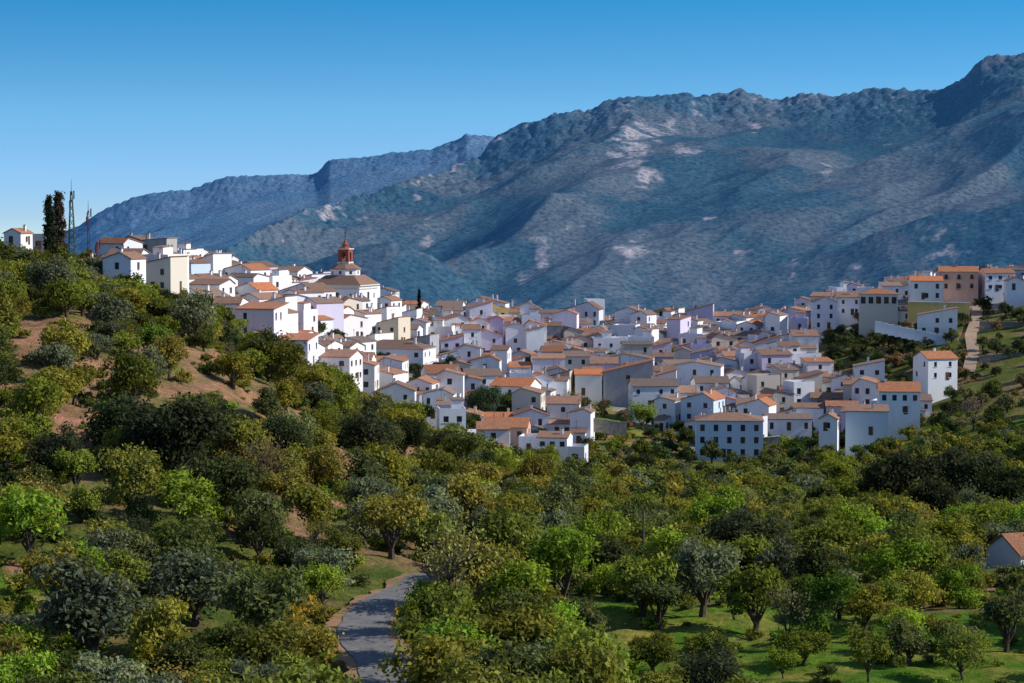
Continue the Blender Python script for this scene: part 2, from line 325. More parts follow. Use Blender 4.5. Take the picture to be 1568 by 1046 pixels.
# ------------------------------------------------------------ houses
def wallgrid(mb,O,T,L,z0,z1,wins,mi,rng,tall=False):
    nx,ny=T[1],-T[0]
    us=sorted(set([0,L]+[w[0] for w in wins]+[w[1] for w in wins]));zs=sorted(set([z0,z1]+[w[2] for w in wins]+[w[3] for w in wins]))
    def pt(u,z,dp=0): return (O[0]+T[0]*u-nx*dp,O[1]+T[1]*u-ny*dp,z)
    for i in range(len(us)-1):
        for j in range(len(zs)-1):
            u0,u1,a,b_=us[i],us[i+1],zs[j],zs[j+1]
            if any(w[0]<=u0+1e-4 and w[1]>=u1-1e-4 and w[2]<=a+1e-4 and w[3]>=b_-1e-4 for w in wins):
                d=.18
                mb.face([pt(u0,a,d),pt(u1,a,d),pt(u1,b_,d),pt(u0,b_,d)],2 if rng.random()<.8 else 3)
                mb.face([pt(u0,a),pt(u1,a),pt(u1,a,d),pt(u0,a,d)],mi);mb.face([pt(u0,b_,d),pt(u1,b_,d),pt(u1,b_),pt(u0,b_)],mi)
                mb.face([pt(u0,a),pt(u0,a,d),pt(u0,b_,d),pt(u0,b_)],mi);mb.face([pt(u1,a,d),pt(u1,a),pt(u1,b_),pt(u1,b_,d)],mi)
            else: mb.face([pt(u0,a),pt(u1,a),pt(u1,b_),pt(u0,b_)],mi)
def mkhouse(w,d,h,base,rt,rh,rng,winp=.75,cols_=None,chim=1,ov=.25,balc=False,asym=0.,arc=False):
    mb=MB();fl=max(1,int((h+.3)//2.7))
    cor=[(-w/2,-d/2),(w/2,-d/2),(w/2,d/2),(-w/2,d/2)]
    for k in range(4):
        A=cor[k];B=cor[(k+1)%4];L=math.dist(A,B);T=((B[0]-A[0])/L,(B[1]-A[1])/L)
        nw=cols_ if (cols_ and k==0) else max(1,int(L/rng.uniform(2.3,4.)))
        ww=rng.uniform(.8,1.15);wh=rng.uniform(1.1,1.6);wins=[]
        if arc and k==0: nw=max(3,int(L/2.2));ww=1.4;wh=2.0
        for f_ in range(fl):
            zt=h-.75-f_*2.75
            if zt-wh<-base+.3: break
            for c in range(nw):
                if rng.random()<winp*(1. if k==0 else .7) or (arc and k==0):
                    uc=(c+.5)*L/nw; wins.append((uc-ww/2,uc+ww/2,zt-wh,zt))
        wallgrid(mb,A,T,L,-base,h,wins,0,rng)
        nx,ny=T[1],-T[0]
        for (u0,u1,a,b_) in wins:
            cx=A[0]+T[0]*(u0+u1)/2;cy=A[1]+T[1]*(u0+u1)/2;hw=(u1-u0)/2+.12
            ex=abs(T[0])*hw+abs(nx)*.10;ey=abs(T[1])*hw+abs(ny)*.10
            mb.box(cx-ex+nx*.02,cx+ex+nx*.02,cy-ey+ny*.02,cy+ey+ny*.02,a-.09,a-.004,0)
            if k==0 and balc and rng.random()<.6:
                y0=-d/2
                mb.box(cx-.9,cx+.9,y0-.8,y0-.12,a-.2,a-.1,0);mb.box(cx-.9,cx+.9,y0-.8,y0-.76,a+.75,a+.8,4)
                for q in range(9): xx=cx-.88+q*.22;mb.box(xx-.015,xx+.015,y0-.79,y0-.77,a-.1,a+.75,4)
        if k in(0,1): # door
            u=L*rng.uniform(.3,.7);cx=A[0]+T[0]*u;cy=A[1]+T[1]*u
            ex=abs(T[0])*.5+abs(nx)*.05;ey=abs(T[1])*.5+abs(ny)*.05
            z_=h-fl*2.75+.1
            mb.box(cx-ex,cx+ex,cy-ey,cy+ey,z_,z_+2.0,3)
    T_=.17;g=.012
    if rt=='gy':
        xr=asym*w
        for yy in(-d/2,d/2):
            q=[(-w/2,yy,h),(w/2,yy,h),(xr,yy,h+rh)];mb.face(q if yy<0 else q[::-1],0)
        sl=rh/(w/2+xr);sr=rh/(w/2-xr)
        mb.slab([(-w/2-ov,-d/2-ov,h-ov*sl+g),(xr,-d/2-ov,h+rh+g),(xr,d/2+ov,h+rh+g),(-w/2-ov,d/2+ov,h-ov*sl+g)],T_)
        mb.slab([(xr,-d/2-ov,h+rh+g),(w/2+ov,-d/2-ov,h-ov*sr+g),(w/2+ov,d/2+ov,h-ov*sr+g),(xr,d/2+ov,h+rh+g)],T_)
    elif rt=='gx':
        yr=asym*d
        for xx in(-w/2,w/2):
            q=[(xx,-d/2,h),(xx,d/2,h),(xx,yr,h+rh)];mb.face(q if xx>0 else q[::-1],0)
        sl=rh/(d/2+yr);sr=rh/(d/2-yr)
        mb.slab([(-w/2-ov,-d/2-ov,h-ov*sl+g),(w/2+ov,-d/2-ov,h-ov*sl+g),(w/2+ov,yr,h+rh+g),(-w/2-ov,yr,h+rh+g)],T_)
        mb.slab([(-w/2-ov,yr,h+rh+g),(w/2+ov,yr,h+rh+g),(w/2+ov,d/2+ov,h-ov*sr+g),(-w/2-ov,d/2+ov,h-ov*sr+g)],T_)
    elif rt=='hip':
        a=w/2+ov;b_=d/2+ov;z=h+g
        if w>=d: r1=(-(w-d)/2-.01,0,h+rh);r2=((w-d)/2+.01,0,h+rh)
        else: r1=(0,-(d-w)/2,h+rh);r2=(0,(d-w)/2,h+rh)
        c=[(-a,-b_,z+T_),(a,-b_,z+T_),(a,b_,z+T_),(-a,b_,z+T_)]
        if w>=d: F_=[[c[0],c[1],r2,r1],[c[1],c[2],r2],[c[2],c[3],r1,r2],[c[3],c[0],r1]]
        else: F_=[[c[0],c[1],r1],[c[1],c[2],r2,r1],[c[2],c[3],r2],[c[3],c[0],r1,r2]]
        for q in F_: mb.face(q,1)
        mb.box(-a,a,-b_,b_,z,z+T_-.004,5)
    elif rt=='shed':
        for xx in(-w/2,w/2):
            q=[(xx,-d/2,h),(xx,d/2,h),(xx,d/2,h+rh)];mb.face(q if xx>0 else q[::-1],0)
        mb.face([(w/2,d/2,h),(-w/2,d/2,h),(-w/2,d/2,h+rh),(w/2,d/2,h+rh)],0)
        s_=rh/d;mb.slab([(-w/2-ov,-d/2-ov,h-ov*s_+g),(w/2+ov,-d/2-ov,h-ov*s_+g),(w/2+ov,d/2+ov,h+rh+ov*s_+g),(-w/2-ov,d/2+ov,h+rh+ov*s_+g)],T_)
    elif rt=='shx':
        for yy in(-d/2,d/2):
            q=[(-w/2,yy,h),(w/2,yy,h),(w/2,yy,h+rh)];mb.face(q if yy<0 else q[::-1],0)
        mb.face([(w/2,-d/2,h),(w/2,d/2,h),(w/2,d/2,h+rh),(w/2,-d/2,h+rh)],0)
        s_=rh/w;mb.slab([(-w/2-ov,-d/2-ov,h-ov*s_+g),(w/2+ov,-d/2-ov,h+rh+ov*s_+g),(w/2+ov,d/2+ov,h+rh+ov*s_+g),(-w/2-ov,d/2+ov,h-ov*s_+g)],T_)
    else:
        mb.face([(-w/2,-d/2,h-.02),(w/2,-d/2,h-.02),(w/2,d/2,h-.02),(-w/2,d/2,h-.02)],5)
        t_=.2;ph=.9
        mb.box(-w/2,w/2,-d/2,-d/2+t_,h,h+ph,0);mb.box(-w/2,w/2,d/2-t_,d/2,h,h+ph,0);mb.box(-w/2,-w/2+t_,-d/2+t_,d/2-t_,h,h+ph,0);mb.box(w/2-t_,w/2,-d/2+t_,d/2-t_,h,h+ph,0)
        if rng.random()<.6:
            bx=rng.uniform(-w/4,w/4);mb.box(bx-1.3,bx+1.3,.0,d/2-t_-.01,h,h+2.3,0);mb.slab([(bx-1.5,-.2,h+2.31),(bx+1.5,-.2,h+2.31),(bx+1.5,d/2,h+2.6),(bx-1.5,d/2,h+2.6)],.12)
    for _ in range(chim):
        if rt=='flat':break
        cx=rng.uniform(-w*.35,w*.35);cy=rng.uniform(-d*.3,d*.3);zz=h+rh
        mb.box(cx-.28,cx+.28,cy-.25,cy+.25,h,zz+.6,0);mb.box(cx-.36,cx+.36,cy-.33,cy+.33,zz+.604,zz+.7,0)
        mb.box(cx-.2,cx+.2,cy-.18,cy+.18,zz+.7,zz+.95,1);
    if rng.random()<.4:
        cx=rng.uniform(-w*.3,w*.3);zz=h+rh;mb.box(cx-.025,cx+.025,-.025,.025,h,zz+2,4)
        for q in range(4):mb.box(cx-.4+q*.05,cx+.4-q*.05,-.01,.01,zz+1.6+q*.12,zz+1.62+q*.12,4)
    return mb
def put_house(name,x,y,ztop,w,d,h,rt,rh,yaw,wall,roof,rng,wing=None,**k):
    ca_,sa_=math.cos(yaw),math.sin(yaw)
    zs=Hf([x+ca_*a*w/2-sa_*b_*d/2 for a,b_ in((-1,-1),(1,-1),(1,1),(-1,1))],[y+sa_*a*w/2+ca_*b_*d/2 for a,b_ in((-1,-1),(1,-1),(1,1),(-1,1))])
    zc=ztop-h; base=max(.5,zc-zs.min()+.6)
    mb=mkhouse(w,d,h,base,rt,rh,rng,**k)
    if wing:
        ww,wd_,wh_,wx=wing
        a=mkhouse(ww,wd_,wh_,base+.8,rng.choice(['shed','shed','gy','flat']),.7,rng,winp=.5,chim=0)
        off=len(mb.v);mb.v+=[(v[0]+wx,v[1]-d/2-wd_/2-.3,v[2]) for v in a.v];mb.f+=[tuple(i+off for i in f) for f in a.f];mb.m+=a.m
    return mb.obj(name,[wall,roof,M_glass,M_door,M_iron,M_frame],loc=(x,y,zc),yaw=yaw)
rng=random.Random(5)
heroes=[]
def hero(name,px,pye,y,wpx,d,rt,rh,yaw=0,wall=M_white,roof=M_roofbr,h=None,**k):
    w3=world(px,pye,y);w=wpx/F*y
    g=H1(w3[0],y); hh=h or max(3.2,w3[2]-g)
    heroes.append((w3[0],y,max(w,d)*.55+2))
    return put_house(name,w3[0],y,w3[2],w,d,hh,rt,rh,math.radians(yaw),wall,roof,rng,**k)
O=M_rooforange;B=M_roofbr;G=M_roofold
hero("apartment_building",1116,642,515,102,11,'hip',1.6,-4,M_sky,B,cols_=5,winp=1.,h=8.5,chim=2)
hero("white_house",1270,640,520,28,8,'gy',1.2,-12,M_white,B,h=5)
hero("blue_shaded_house",1327,628,525,64,9,'shed',.8,-8,M_sky,B,winp=.3,h=5.6)
hero("white_house",1376,598,545,62,8,'gx',2.,-6,M_white,O,cols_=4,h=6)
hero("white_house",1432,548,575,50,8,'gx',1.6,18,M_white,O,cols_=2,h=6)
hero("white_house",1205,640,545,70,8,'gx',1.,0,M_white,G,h=5)
hero("brick_house",775,652,505,70,9,'gx',1.8,-6,M_pink,O,h=4.5)
hero("white_house",850,668,492,46,8,'gx',1.,-10,M_white,B,h=6.5,cols_=3,winp=.9,balc=True)
hero("white_house",815,672,497,34,7,'flat',0,-10,M_white,B,h=5)
hero("white_house",885,688,486,26,6,'flat',0,-10,M_white,B,h=3)
hero("apartment_house",790,590,560,62,9,'gx',1.8,-20,M_white,O,h=8.3,cols_=3,winp=.95,balc=True)
hero("white_house",737,574,575,55,9,'gx',1.5,10,M_white,G,h=8,cols_=3,winp=.9)
hero("white_house",675,570,560,52,9,'gx',1.8,12,M_white,O,h=7)
hero("white_house",660,605,548,55,8,'flat',0,12,M_white,O,h=5)
hero("large_white_house",605,533,590,110,12,'hip',2.2,-14,M_white,B,h=8,cols_=5,winp=.8)
hero("white_house",583,560,565,78,9,'gx',2.3,10,M_white,O,h=5,winp=.5)
hero("white_house",645,548,600,40,9,'gy',1.6,-14,M_white,B,h=7)
hero("white_house",545,530,575,40,9,'gy',1.2,10,M_white,B,h=8)
hero("white_tower_house",910,462,760,27,6,'flat',0,10,M_white,B,h=11,winp=.35)
hero("white_house",690,468,730,40,9,'gx',1.4,-8,M_white,G,h=6,cols_=3)
hero("lilac_house",800,545,650,54,9,'gy',1.6,-8,M_lil,G,h=7,winp=.2)
hero("white_house",840,562,630,44,9,'gy',1.4,-5,M_sky,G,h=7,winp=.4)
hero("white_house",1000,590,575,70,8,'gx',1.6,5,M_white,G,h=5.5,cols_=4)
hero("white_house",1066,560,620,80,10,'gy',1.3,-10,M_white,G,h=7,winp=.2)
hero("white_house",960,548,650,80,10,'gy',1.3,-8,M_white,G,h=7,winp=.15)
hero("salmon_house",1466,416,690,58,9,'gx',1.5,-5,M_pink,O,h=7.5,cols_=3,balc=True)
hero("cream_house",1345,450,675,58,9,'hip',1.6,-8,M_cream,O,h=5,arc=True)
hero("white_house",1417,430,680,48,9,'gx',1.3,-5,M_white,O,h=7,cols_=3)
hero("white_house",1525,418,690,46,9,'gx',1.2,5,M_white,O,h=6)
hero("white_house",1553,430,670,26,8,'gy',1.2,-5,M_white,O,h=5)
hero("white_house",1262,462,700,38,9,'gy',1.6,-5,M_white,B,h=8)
hero("white_house",1300,455,710,40,9,'gx',1.6,-5,M_white,B,h=7)
hero("white_house",1435,482,640,60,8,'shx',2.0,-10,M_white,G,h=6)
hero("white_house",1490,445,700,60,8,'shed',1.0,-10,M_cream,O,h=6)
hero("grey_house",231,370,605,66,11,'shx',.9,-6,M_greyw,G,h=8,winp=.5)
hero("white_house",255,395,590,70,9,'gy',1.6,-8,M_white,G,h=6)
hero("white_house",237,428,560,80,9,'hip',1.6,-4,M_cream,O,h=5,cols_=4)
hero("cream_house",138,404,520,54,9,'hip',1.6,-10,M_white,O,h=7,cols_=3)
hero("white_hut",28,357,520,28,6,'gy',1.,-14,M_white,B,h=4.5)
hero("white_hut",60,364,530,24,6,'flat',0,5,M_greyw,B,h=3.5)
hero("white_house",172,450,500,30,8,'gy',1.,-6,M_white,B,h=6)
hero("white_house",410,512,520,26,7,'gy',2.,-14,M_white,O,h=6,winp=.5)
hero("white_house",330,432,600,46,9,'gx',1.3,-10,M_white,B,h=6)
hero("white_cottage",1572,842,235,88,6,'gx',1.7,24,M_white,O,h=3.2,cols_=2,winp=.9)
COTT=heroes[-1]
heroes.append((world(528,470,650)[0],650,14))
OAKV=hit(742,640,500);heroes.append((OAKV[0],OAKV[1],5))
used=[];yrow=462;cnt=0
while yrow<838:
    x=-.26*yrow*1.0
    while x<.262*yrow:
        w=rng.uniform(4.4,8.8);d=rng.uniform(6.5,9.5)
        if rng.random()<.12: w*=1.5
        xc=x+w/2;yc=yrow+11*float(vn(xc/34.,yrow/60.,3))+rng.uniform(-2.6,2.6)
        z=H1(xc,yc);px,py=proj(xc,yc,z)
        x+=w*rng.uniform(.93,1.1)
        if not bool(village(np.array(px),np.array(py),yc)): continue
        if any((xc-a)**2+(yc-b_)**2<(r+max(w,d)*.36)**2 for a,b_,r in heroes): continue
        if rng.random()<(.11 if yc>560 else .22): continue
        q=rng.random()
        if q<.44: rt='gy'
        elif q<.72: rt='gx'
        elif q<.85: rt='shx'
        elif q<.91: rt='shed'
        else: rt='flat'
        yaw=math.radians(-15+26*float(vn(xc/60.,yc/60.,9))+rng.uniform(-10,10)) if px<1050 else math.radians(-6+28*float(vn(xc/60.,yc/60.,9))+rng.uniform(-10,10))
        h=rng.choice([3.,4.2,5.2,5.8,6.6,7.4,9.0]);rh=rng.uniform(.24,.36)*d*.5
        if rt=='gy': rh=rng.uniform(.28,.40)*w*.5*1.05
        if rt=='shx': rh=rng.uniform(.2,.28)*w
        wall=rng.choices([M_white,M_cream,M_lil,M_sky,M_greyw,M_pink,M_yel],[80,7,6,4,2,1.,.2])[0];roof=rng.choices([G,B,O],[43,43,14])[0]
        wing=(w*rng.uniform(.4,.8),rng.uniform(2.,3.5),max(1.6,h*rng.uniform(.35,.6)),rng.uniform(-.1,.1)*w) if rng.random()<.35 else None
        put_house("village_house",xc,yc,z+h,w,d,h,rt,0 if rt=='flat' else (rh*.8 if rt=='shed' else rh),yaw,wall,roof,rng,wing=wing,winp=rng.choice([.3,.6,.85]),asym=rng.choice([0,.18,-.18,.12,-.25]) if rt in('gy','gx') else 0,chim=rng.choice([0,1,1,2]))
        used.append((xc,yc));cnt+=1
    yrow+=rng.uniform(9.6,11.2)
print("houses",cnt)
# ------------------------------------------------------------ church
def church():
    y=650;c=world(529,437,y);s=y/F
    g=H1(c[0],y);e=empty("church",(c[0],y,c[2]));e.rotation_euler[2]=math.radians(-18)
    w=84*s/1.12;d=14
    def Z(py): return world(529,py,y)[2]-c[2]
    base=c[2]-g+3
    mb=MB()
    for kk,(A,Bq) in enumerate([((-w/2,-d/2),(w/2,-d/2)),((w/2,-d/2),(w/2,d/2)),((w/2,d/2),(-w/2,d/2)),((-w/2,d/2),(-w/2,-d/2))]):
        L=math.dist(A,Bq);T=((Bq[0]-A[0])/L,(Bq[1]-A[1])/L)
        wallgrid(mb,A,T,L,-base,0,[(L/2-.8,L/2+.8,-4.0,-1.8)]+([(L*.18-.4,L*.18+.4,-3.6,-2.2),(L*.82-.4,L*.82+.4,-3.6,-2.2)]),0,rng)
    mb.box(-w/2-.02,w/2+.02,-d/2-.25,-d/2-.02,-.9,-.6,1);mb.box(w/2+.02,w/2+.25,-d/2-.25,d/2,-.9,-.6,1)
    mb.obj("nave_walls",[M_white,M_cream,M_glass,M_door],parent=e)
    mb=MB();ov=.6;zt=Z(421)
    mb.box(-w/2-ov,w/2+ov,-d/2-ov,d/2+ov,0,.3,2)
    a=w/2+ov;b_=d/2+ov;r=4.3
    lo=[(-a,-b_,.304),(a,-b_,.304),(a,b_,.304),(-a,b_,.304)];hi=[(-r,-r,zt),(r,-r,zt),(r,r,zt),(-r,r,zt)]
    for i in range(4): mb.face([lo[i],lo[(i+1)%4],hi[(i+1)%4],hi[i]],0)
    mb.face(hi,0);mb.obj("nave_roof",[M_domer,M_white,M_cream],parent=e)
    mb=MB();z1=Z(412)
    mb.ring(0,0,[(4.2,zt-2.2),(4.2,z1)],8,0,math.pi/8);mb.ring(0,0,[(4.2,z1-.25),(4.5,z1-.2),(4.5,z1)],8,1,math.pi/8)
    for i in range(8):
        a_=math.pi/4*i;cx,cy=3.92*math.cos(a_),3.92*math.sin(a_);tx,ty=-math.sin(a_),math.cos(a_)
        mb.face([(cx-tx*.4,cy-ty*.4,z1-1.4),(cx+tx*.4,cy+ty*.4,z1-1.4),(cx+tx*.4,cy+ty*.4,z1-.5),(cx-tx*.4,cy-ty*.4,z1-.5)],2)
    mb.obj("drum",[M_white,M_cream,M_glass],parent=e)
    mb=MB();z2=Z(403);mb.ring(0,0,[(4.75,z1+.003),(4.75,z1+.15),(2.1,z2),(0,z2+.1)],8,0,math.pi/8);mb.obj("dome_roof",[M_domer],parent=e)
    mb=MB();z3=Z(382);t=1.6
    mb.box(-t-.2,t+.2,-t-.2,t+.2,z2-.6,z2+.4,1);
    for a_ in(-1,1):
        for b2 in(-1,1):
            x0,x1=sorted((a_*t,a_*(t-.95)));y0,y1=sorted((b2*t,b2*(t-.95)));mb.box(x0,x1,y0,y1,z2+.4,z3,0)
    mb.box(-t+.01,t-.01,-t+.01,t-.01,z3-.8,z3-.003,0)
    mb.box(-t-.3,t+.3,-t-.3,t+.3,z3,z3+.3,1);mb.box(-t+.5,t-.5,-t+.5,t-.5,z2+.4,z2+1.2,1)
    mb.ring(0,0,[(.05,z3-1.0),(.3,z3-1.1),(.4,z3-1.7),(.6,z3-2)],8,3)
    mb.obj("belfry",[M_red,M_cream,M_glass,M_iron],parent=e)
    mb=MB();z4=Z(376)
    mb.ring(0,0,[(1.75,z3+.31),(1.0,z3+.8),(.9,z3+.9)],8,0,math.pi/8);mb.ring(0,0,[(.85,z3+.85),(.85,z4+.2)],8,1,math.pi/8)
    mb.ring(0,0,[(1.1,z4+.2),(.4,z4+1.0),(.22,Z(368)),(.05,Z(363))],8,0,math.pi/8)
    zz=Z(363);mb.box(-.08,.08,-.08,.08,zz-.3,zz+2.,2);mb.box(-.45,.45,-.04,.04,zz+1.2,zz+1.32,2)
    mb.obj("spire",[M_red,M_red,M_iron],parent=e)
church()
# ------------------------------------------------------------ trees
def tree_mesh(name,R,crown_h,trunk_h,nl,ncl,lp,leaf,seed,flat=.8,tr=.28,shape='round',lr=(.42,.62)):
    r=np.random.RandomState(seed);mb=MB()
    lobes=[]
    for i in range(nl):
        a=2*math.pi*(i/nl)+r.uniform(-.5,.5);rr=R*r.uniform(.35,.68) if i>0 else 0
        zz=trunk_h+crown_h*r.uniform(.2,.78)
        if i==0: zz=trunk_h+crown_h*.62
        lobes.append((rr*math.cos(a),rr*math.sin(a),zz,R*r.uniform(*lr)))
    if shape=='cypress':
        lobes=[(r.uniform(-.1,.1),r.uniform(-.1,.1),trunk_h+crown_h*t,R*(1.05-abs(t-.35)*.9 if t>.35 else .65+t)) for t in np.linspace(.03,.97,14)]
        lobes=[(a,b,c,q*(1 if c<trunk_h+crown_h*.8 else .7)) for a,b,c,q in lobes]
    lean=r.uniform(-.25,.25,2)
    mid=Vector((lean[0],lean[1],trunk_h*.8))
    mb.tube((0,0,-.6),mid*.5,tr*1.25,tr,7,1);mb.tube(mid*.5,mid,tr,tr*.85,7,1)
    for (a,b,c,q) in lobes:
        if shape=='cypress':continue
        e=Vector((a,b,c));m_=mid.lerp(e,.5)+Vector(r.uniform(-.25,.25,3))
        mb.tube(mid,m_,tr*.6,tr*.38,5,1);mb.tube(m_,e,tr*.38,tr*.12,5,1)
        for _ in range(3 if shape!='bare' else 14):
            d=Vector(r.normal(size=3)).normalized()*q*(.8 if shape!='bare' else r.uniform(.7,1.15));d.z=abs(d.z)*.8 if shape=='bare' else d.z
            mb.tube(m_.lerp(e,.6),e+d,tr*.2,tr*.05,4,1)
    if shape=='cypress': mb.tube(mid,(0,0,trunk_h+crown_h*.9),tr*.8,.05,6,1)
    nv0=len(mb.v)
    cen=[];
    for (a,b,c,q) in lobes:
        nn=max(3,int(ncl/len(lobes)));u=r.normal(size=(nn,3));u/=np.linalg.norm(u,axis=1)[:,None]
        u[:,2]=np.where(u[:,2]<-.5,-u[:,2],u[:,2])
        rad=q*r.uniform(.6,1.18,(nn,1));pp=u*rad;pp[:,2]*=flat if shape!='cypress' else 1.2
        cen.append(np.concatenate([pp+np.array([a,b,c]),u],1))
    cen=np.concatenate(cen)
    cs=R*.14 if shape!='cypress' else R*.22
    n_=len(cen)*lp
    base=np.repeat(cen[:,:3],lp,0);un=np.repeat(cen[:,3:],lp,0)
    pts=base+r.normal(size=(n_,3))*cs*np.array([1,1,.75]) 
    nrm=un*.9+r.normal(size=(n_,3))*.75+np.array([0,0,.3]);nrm/=np.linalg.norm(nrm,axis=1)[:,None]
    rv=r.normal(size=(n_,3));ta=np.cross(nrm,rv);ta/=np.linalg.norm(ta,axis=1)[:,None];tb=np.cross(nrm,ta)
    L=leaf*r.uniform(.6,1.3,(n_,1));ta*=L;tb*=L*.55
    lv=np.stack([pts-ta,pts+tb,pts+ta,pts-tb],1).reshape(-1,3)
    v=np.concatenate([np.array(mb.v),lv]);me=bpy.data.meshes.new(name)
    lfi=(np.arange(n_*4)+nv0).reshape(-1,4)
    loops=[i for f in mb.f for i in f];st=np.cumsum([0]+[len(f) for f in mb.f])[:-1]
    allL=np.concatenate([np.array(loops,int),lfi.ravel()]).astype(np.int32);starts=np.concatenate([st,len(loops)+np.arange(n_)*4]).astype(np.int32)
    me.vertices.add(len(v));me.vertices.foreach_set("co",v.ravel());me.loops.add(len(allL));me.loops.foreach_set("vertex_index",allL)
    me.polygons.add(len(starts));me.polygons.foreach_set("loop_start",starts)
    me.materials.append(M_leaf);me.materials.append(M_bark);me.update(calc_edges=True)
    me.polygons.foreach_set("material_index",np.concatenate([np.ones(len(mb.f)),np.zeros(n_)]).astype(np.int32))
    return me
OL=[tree_mesh("olive_crown",2.7,3.8,1.2,7+i%4,84,44,.19,100+i,flat=.9,lr=(.32,.5)) for i in range(8)]
OLF=[tree_mesh("olive_crown_far",2.7,3.6,1.0,6,48,28,.32,150+i,flat=.85) for i in range(4)]
OK_=[tree_mesh("oak_crown",5.0,6.4,1.6,13,200,46,.27,200+i,tr=.45,lr=(.28,.42),flat=.9) for i in range(3)]
LG=[tree_mesh("bright_crown",2.6,4.4,1.2,8,75,36,.18,300+i,flat=1.05,tr=.16,lr=(.34,.5)) for i in range(3)]
SPN=[tree_mesh("sparse_crown",2.8,4.2,1.4,8,50,12,.12,350+i,flat=1.,tr=.16,shape='bare') for i in range(2)]
SH=[tree_mesh("shrub_crown",1.3,1.3,.2,5,34,30,.15,400+i,tr=.07) for i in range(4)]
CY=[tree_mesh("cypress_crown",1.15,9.5,.8,14,150,40,.2,500,shape='cypress',tr=.2)]
cols_ol=[(.20,.20,.045),(.17,.195,.042),(.25,.235,.045),(.125,.15,.045),(.19,.225,.04),(.16,.18,.075),(.245,.21,.05),(.10,.12,.045)]
cols_gr=[(.18,.205,.125),(.155,.18,.115)];cols_oak=[(.045,.062,.028),(.055,.068,.032),(.062,.072,.04)];cols_lg=[(.21,.31,.04),(.26,.34,.045),(.18,.28,.04)]
cols_och=[(.38,.27,.04),(.30,.23,.05)];cols_pink=[(.28,.20,.15),(.26,.22,.13)]
def inst(name,me,x,y,sc,col,parent=None,z=None,szf=None):
    o=bpy.data.objects.new(name,me);scene.collection.objects.link(o)
    o.location=(x,y,(H1(x,y) if z is None else z)-.15);o.rotation_euler[2]=random.uniform(0,6.28)
    szf=szf or random.uniform(.85,1.2);o.scale=(sc,sc*random.uniform(.88,1.12),sc*szf)
    v=random.uniform(.64,1.3);o.color=(col[0]*v,col[1]*v,col[2]*v,1)
    if parent:o.parent=parent
    return o
# road
roadpts=[(596,1060),(590,1030),(566,1000),(552,975),(560,950),(585,928),(610,912),(640,900),(680,890)]
rw=[hit(a,b) for a,b in roadpts]
rw=[(rw[0][0]+2,100,0),(rw[0][0]+1,125,0)]+rw
rr=np.array([(p[0],p[1]) for p in rw])
tt_=np.linspace(0,len(rr)-1,90);rx=np.interp(tt_,range(len(rr)),rr[:,0]);ry=np.interp(tt_,range(len(rr)),rr[:,1])
ker=np.ones(9)/9
rx=np.convolve(np.pad(rx,4,'edge'),ker,'valid');ry=np.convolve(np.pad(ry,4,'edge'),ker,'valid')
def strip(name,xs,ys,hw,mat,lift,seg=6,hm=None,wob=0):
    dx=np.gradient(xs);dy=np.gradient(ys);l=np.hypot(dx,dy)+1e-6;nx,ny=-dy/l,dx/l
    hm=hm or hw
    mb=MB();rows=[]
    zc=np.max(np.stack([Hf(xs+nx*o_,ys+ny*o_) for o_ in np.linspace(-hm,hm,5)]),0)
    zc=np.convolve(np.pad(zc,3,'edge'),np.ones(7)/7,'valid')
    for o_ in np.linspace(-hw,hw,seg):
        k_=1+wob*fbm(xs/1.7+o_,ys/1.7,3,5)
        rows.append(np.stack([xs+nx*o_*k_,ys+ny*o_*k_,zc+lift],-1))
    for i in range(len(xs)-1):
        for j in range(seg-1): mb.face([rows[j][i],rows[j][i+1],rows[j+1][i+1],rows[j+1][i]][::-1],0)
        for j in (0,seg-1):
            a=rows[j][i];b_=rows[j][i+1];mb.face([a,b_,b_-np.array([0,0,1.2]),a-np.array([0,0,1.2])],0)
    return mb.obj(name,[mat])
strip("road_shoulder",rx,ry,2.6,M_clay,.10,hm=2.7,wob=.35);strip("road",rx,ry,1.8,M_asph,.16,hm=2.7,wob=.12)
def roadd(x,y): return np.min(np.hypot(rx-x,ry-y))
pth=[hit(a,b,560,700) for a,b in[(1482,575),(1490,540),(1486,515),(1495,490),(1497,470)]]
pa=np.array(pth);q=np.linspace(0,4,30);strip("footpath",np.interp(q,range(5),pa[:,0]),np.interp(q,range(5),pa[:,1]),1.6,M_dirt,.15)
pth=[hit(a,b,440,620) for a,b in[(1000,688),(1030,672),(1050,655),(1030,640)]]
pa=np.array(pth);q=np.linspace(0,3,30);strip("village_track",np.interp(q,range(4),pa[:,0]),np.interp(q,range(4),pa[:,1]),2.,M_dirt,.15)
placed=[]
def T(kind,px,py,sc,col=None,y0=90,name=None):
    x,y,z=hit(px,py,y0)
    me,nm,cc={'oak':(random.choice(OK_),"holm_oak_tree",cols_oak),'lg':(random.choice(LG),"almond_tree",cols_lg),'ol':(random.choice(OL),"olive_tree",cols_ol),'sp':(random.choice(SPN),"bare_branched_tree",cols_pink),'gr':(random.choice(OL),"grey_olive_tree",cols_gr),'cy':(CY[0],"cypress_tree",[(.025,.04,.02)])}[kind]
    inst(name or nm,me,x,y,sc,col or random.choice(cc),z=z);placed.append((x,y,{'oak':4.3,'cy':1.}.get(kind,2.4)*sc))
